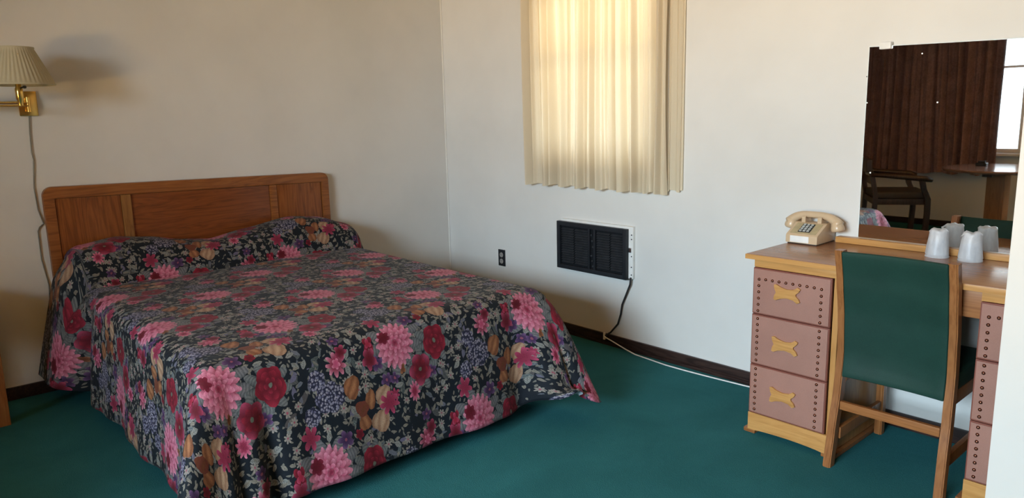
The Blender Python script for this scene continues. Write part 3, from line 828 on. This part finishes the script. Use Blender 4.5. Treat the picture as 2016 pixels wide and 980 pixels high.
# ================================================================== MIRROR
t = thing('mirror', 'frameless wall mirror standing on the desk ledge', 'mirror', (3.45, -.006, DT+.0265))
bm = B(); zb = DT+.0265
prism(bm, [(2.987, zb), (3.93, zb), (3.93, 1.588), (2.987, 1.611)], -.009, -.003, 'Y')
obj('mirror_edge', bm, plain('pale_glass_edge', (.75, .82, .80), .2, .5), t)
bm = B(); prism(bm, [(2.990, zb+.001), (3.927, zb+.001), (3.927, 1.5855), (2.990, 1.6085)], -.0102, -.0091, 'Y'); obj('mirror_glass', bm, MIRROR, t)
for x in (3.055, 3.75):
    zc = 1.611-(x-2.987)*.0245
    bm = B(); box(bm, x-.022, x+.024, -.022, 0, zc-.014, zc+.014, .005); obj('clip', bm, WHITEP, t)
bm = B(); lathe(bm, [(0, 0), (.003, 0), (.002, .006), (0, .006)], (2.983, -.0005, 1.49), 8, 'Y'); obj('nail', bm, BLACKM, t)

t.rotation_euler = (math.radians(.29), 0, 0)   # leans out at the top a little
t.location.y -= .003
t.rotation_euler.rotate_axis('Z', math.radians(-1.26))
t.location.y -= .0105
# ================================================================== CUPS
def cup(label, x, y, rot):
    t = thing('wrapped_cup', label, 'cup', (x, y, DT), rot, 'wrapped cups on the desk')
    bm = B(); lathe(bm, [(.0, .002), (.0405, .002), (.042, 0), (.0425, .004), (.0405, .006), (.0305, .092), (.029, .096), (0, .097)], (0, 0, 0), 40)
    obj('cup', bm, CUP, t, local=True)
    bm = B(); n = 36; rnd = random.Random(int(x*1000)); pr_ = [(.0416, .012), (.038, .045), (.034, .080), (.0325, .096), (.033, .104), (.027, .109), (.012, .108), (.0, .106)]
    rg = []
    for i, (r, h) in enumerate(pr_[:-1]):
        ring = []
        for k in range(n):
            a = 2*PI*k/n; w = 1+(.02+.02*i/6)*math.sin(a*5+i*1.2)+rnd.uniform(-.012, .012)*(i > 1)
            hh = h+(.003*math.sin(a*4+1)+rnd.uniform(-.0012, .0012) if i >= 3 else 0)
            ring.append(bm.verts.new((r*w*math.cos(a), r*w*math.sin(a), hh)))
        rg.append(ring)
    for a, b in zip(rg, rg[1:]):
        for k in range(n): bm.faces.new((a[k], a[(k+1) % n], b[(k+1) % n], b[k]))
    bm.faces.new(rg[-1])
    obj('wrapper', bm, CUP, t, local=True, ang=60)
    bm = B(); vs = [bm.verts.new(p) for p in ((-.026, -.006, .106), (-.028, .008, .105), (-.046, .003, .092), (-.048, -.004, .096), (-.020, .0, .112), (-.034, .001, .107))]
    for q in ((0, 4, 5), (4, 1, 5), (1, 2, 5), (2, 3, 5), (3, 0, 5), (0, 1, 4), (0, 3, 2, 1)): bm.faces.new([vs[k] for k in q])
    obj('wrapper_tail', bm, CUP, t, local=True)
    return t
cup('frosted cup upside down in a wrapper, the left one of the desk pair', 3.336, -.103, -.6)
cup('frosted cup upside down in a wrapper, the right one of the desk pair', 3.453, -.108, .9)

# ================================================================== TELEPHONE
t = thing('telephone', 'beige push-button desk telephone on the left end of the desk', 'telephone', (2.820, -.103, DT), math.radians(1))
w = .071; y0_, y1_ = -.088, .088
prof = [(y0_, .004), (y0_, .036), (y0_+.006, .043), (y0_+.088, .083), (y0_+.100, .086), (y1_-.012, .082), (y1_, .070), (y1_, .004)]
bm = B(); prism(bm, prof, -w, w, 'X', .005); ph = obj('body', bm, BEIGE, t, local=True)
bm = B(); box(bm, -w+.006, w-.006, y0_+.008, y1_-.006, 0, .0045, .001); obj('base', bm, BLACKM, t, local=True)
sl = math.atan2(.040, .082); MK = Matrix.Translation((0, y0_+.047, .0640)) @ Matrix.Rotation(sl, 4, 'X')
bm = B(); box(bm, -.058, .058, -.040, .040, -.002, .0005, .001, MK); fp = obj('face_plate', bm, plain('olive_beige_plate', (.42, .34, .19), .35), ph, local=True)
bm = B(); box(bm, -.027, .027, -.030, .034, .0006, .0022, .0005, MK); kp = obj('keypad', bm, BLACKM, ph, local=True)
for r in range(4):
    for c_ in range(3):
        bm = B(); x = (c_-1)*.0165; y = .026-.016*r
        box(bm, x-.0056, x+.0056, y-.005, y+.005, .0023, .0056, .001, MK); obj('key', bm, plain('grey_key', (.42, .44, .42), .4) if (r, c_) == (0, 0) else bpy.data.materials['grey_key'], kp, local=True)
bm = B(); box(bm, -.05, .034, y0_-.0012, y0_-.0004, .008, .036, .0002); obj('paper_label', bm, WHITEP, ph, local=True)
for sx in (-1, 1):
    bm = B(); x = sx*.036
    prism(bm, [(.002, .084), (.002, .108), (.008, .112), (.016, .100), (.044, .100), (.050, .110), (.057, .106), (.057, .080)], x-.009, x+.009, 'X', .002); obj('cradle', bm, BEIGE, ph, local=True)
# handset across the top
bm = B()
hpts = []; hr = []
for k in range(25):
    a = -1+2*k/24; x = a*.112
    zc = .118 - .040*abs(a)**3.2; r = .0145+.010*abs(a)**2.5
    hpts.append((x, .030, zc)); hr.append(r)
tube(bm, hpts, hr, 20)
for sx in (-1, 1):
    t2 = B(); lathe(t2, [(0, -.034), (.024, -.034), (.028, -.029), (.0285, -.018), (.026, -.010), (.021, .012), (.010, .018), (0, .019)], (0, 0, 0), 26)
    merge(bm, t2, Matrix.Translation((sx*.101, .030, .086)) @ Matrix.Rotation(-sx*.22, 4, 'Y'))
obj('handset', bm, BEIGE, t, local=True, smooth=True)
bm = B(); cpts = []
ctrl = [(-.100, .036, .062), (-.098, .052, .045), (-.090, .062, .028), (-.085, .055, .014), (-.078, .030, .012)]
def bez(P_, s):
    P_ = [Vector(p) for p in P_]
    while len(P_) > 1: P_ = [a.lerp(b, s) for a, b in zip(P_, P_[1:])]
    return P_[0]
for k in range(240):
    s = k/239; c0 = bez(ctrl, s); a = s*2*PI*15
    cpts.append(c0+Vector((.006*math.cos(a), .006*math.sin(a)*.8, .002*math.sin(a))))
tube(bm, cpts, .0016, 6); obj('coiled_cord', bm, BEIGE, t, local=True, smooth=True)

# ================================================================== DESK CHAIR
t = thing('desk_chair', 'wooden desk chair with a dark green back panel pushed into the kneehole', 'chair', (3.36, -.36, 0))
def sweep(bm, path, w, d, ax='x'):
    """path of (x,y,z); rectangular section w (x) by d (y)"""
    rg = []
    for (x, y, z) in path:
        rg.append([bm.verts.new((x+sx*w/2, y+sy*d/2, z)) for sx, sy in ((-1, -1), (1, -1), (1, 1), (-1, 1))])
    for a, b in zip(rg, rg[1:]):
        for k in range(4): bm.faces.new((a[k], a[(k+1) % 4], b[(k+1) % 4], b[k]))
    bm.faces.new(rg[0][::-1]); bm.faces.new(rg[-1])
    bmesh.ops.recalc_face_normals(bm, faces=bm.faces)
    es = [e for e in bm.edges if abs((e.verts[0].co-e.verts[1].co).normalized().z) > .5 or e.is_boundary]
    bmesh.ops.bevel(bm, geom=es, offset=.004, segments=2, affect='EDGES')
def post_y(z):
    # leans back at the top, forward at the seat, back again at the foot
    pts = [(0, -.560), (.15, -.543), (.30, -.520), (.45, -.508), (.60, -.522), (.75, -.552), (.856, -.580)]
    for (a, ya), (b, yb) in zip(pts, pts[1:]):
        if z <= b:
            s = (z-a)/(b-a); s = s*s*(3-2*s)*.4+s*.6; return ya+(yb-ya)*s
    return pts[-1][1]
CXL, CXR = 3.171, 3.547
for sx, xc in ((-1, CXL), (1, CXR)):
    bm = B(); path = [(xc+(.008*sx*(1-z/.45) if z < .45 else 0), post_y(z), z) for z in [.856*k/24 for k in range(25)]]
    sweep(bm, path, .030, .042); obj('back_leg', bm, CHAIRW, t)
for sx, xc in ((-1, CXL+.005), (1, CXR-.005)):
    bm = B(); sweep(bm, [(xc, -.125, 0), (xc, -.13, .2), (xc, -.135, .40)], .030, .036); obj('front_leg', bm, CHAIRW, t)
    bm = B(); box(bm, xc-.010, xc+.010, -.50, -.15, .335, .39, .003); obj('seat_rail', bm, CHAIRX, t)
    bm = B(); box(bm, xc-.009, xc+.009, -.52, -.14, .105, .150, .003); obj('side_stretcher', bm, CHAIRW, t)
bm = B(); box(bm, CXL+.010, CXR-.010, -.15, -.13, .335, .39, .003); obj('seat_rail', bm, CHAIRX, t)
bm = B(); box(bm, CXL+.014, CXR-.014, -.542, -.524, .232, .265, .003); obj('rear_stretcher', bm, CHAIRX, t)
# slung back panel
bm = B(); rg = []
nz_, nx_ = 24, 12
for j in range(nz_+1):
    z = .362+(.853-.362)*j/nz_; row = []
    for i in range(nx_+1):
        s = i/nx_; x = CXL+.012+(CXR-CXL-.024)*s
        zz = z if j < nz_ else z+.0
        row.append(bm.verts.new((x, post_y(z)-.018+.020*math.sin(PI*s)**.8*(1 if z > .4 else .6), zz)))
    rg.append(row)
for a, b in zip(rg, rg[1:]):
    for i in range(nx_): bm.faces.new((a[i], a[i+1], b[i+1], b[i]))
bp = obj('back_panel', bm, GREENV, t, smooth=True); md = bp.modifiers.new('thick', 'SOLIDIFY'); md.thickness = .014; md.offset = 0
b2 = bp.modifiers.new('bev', 'BEVEL'); b2.width = .004; b2.segments = 2
bm = B(); box(bm, CXL-.012, CXR+.012, -.488, -.125, .3905, .455, .018, seg=4); obj('seat', bm, GREENV, t)

# ================================================================== ROUND TABLE + ARMCHAIR (seen in the mirror)
TX, TY = 2.09, -4.52
t = thing('round_table', 'round dark pedestal table by the front window, seen in the mirror', 'table', (TX, TY, 0))
bm = B(); lathe(bm, [(0, .712), (.40, .712), (.455, .722), (.46, .735), (.452, .745), (0, .745)], (TX, TY, 0), 64); obj('tabletop', bm, TABLET, t)
bm = B(); box(bm, TX-.30, TX+.30, TY-.04, TY+.04, .682, .711, .004); box(bm, TX-.04, TX+.04, TY-.30, TY+.30, .682, .711, .004); obj('top_brace', bm, DARKW, t)
bm = B(); box(bm, TX-.075, TX+.075, TY-.075, TY+.075, .06, .6815, .008); obj('pedestal', bm, CHAIRW, t)
bm = B(); box(bm, TX-.32, TX+.32, TY-.045, TY+.045, .0, .055, .01); box(bm, TX-.045, TX+.045, TY-.32, TY+.32, .0, .055, .01); obj('base', bm, DARKW, t)
bm = B(); box(bm, 1.86, 1.95, -4.66, -4.60, .7455, .775, .010, seg=3); box(bm, 1.875, 1.935, -4.645, -4.615, .774, .792, .004)
tag(obj('gadget', bm, BLACKM), 'small dark gadget lying on the round table near the brown curtain', 'gadget')

t = thing('armchair', 'dark wooden armchair with a grey-brown seat, reflected beside the round table', 'armchair', (1.10, -4.72, 0), math.radians(-36))
def O(name, bm, mat, sm=None): return obj(name, bm, mat, t, local=True, smooth=sm)
# faces +x
for sy in (-1, 1):
    bm = B(); sweep(bm, [(.23, sy*.27, 0), (.24, sy*.27, .25), (.235, sy*.275, .40), (.19, sy*.285, .50), (.17, sy*.29, .585)], .05, .045); O('front_leg', bm, DARKW)
    bm = B(); sweep(bm, [(-.30, sy*.25, 0), (-.24, sy*.25, .25), (-.235, sy*.25, .42), (-.27, sy*.25, .60), (-.31, sy*.25, .74)], .045, .04); O('back_leg', bm, DARKW)
    bm = B(); tube(bm, [(-.29, sy*.265, .64), (-.15, sy*.29, .635), (.05, sy*.30, .615), (.20, sy*.295, .60), (.26, sy*.29, .585)], [.020, .024, .026, .030, .020], 14); O('armrest', bm, DARKW, True)
bm = B(); box(bm, -.25, .24, -.25, .25, .335, .395, .006); O('seat_frame', bm, DARKW)
bm = B(); box(bm, -.235, .255, -.245, .245, .396, .465, .028, seg=4); O('seat', bm, GREYV)
bm = B(); box(bm, -.345, -.285, -.29, .29, .665, .80, .018, seg=3); O('top_rail', bm, DARKW)
bm = B(); box(bm, -.262, -.240, -.29+.06, .29-.06, .53, .60, .008); O('back_slat', bm, DARKW)
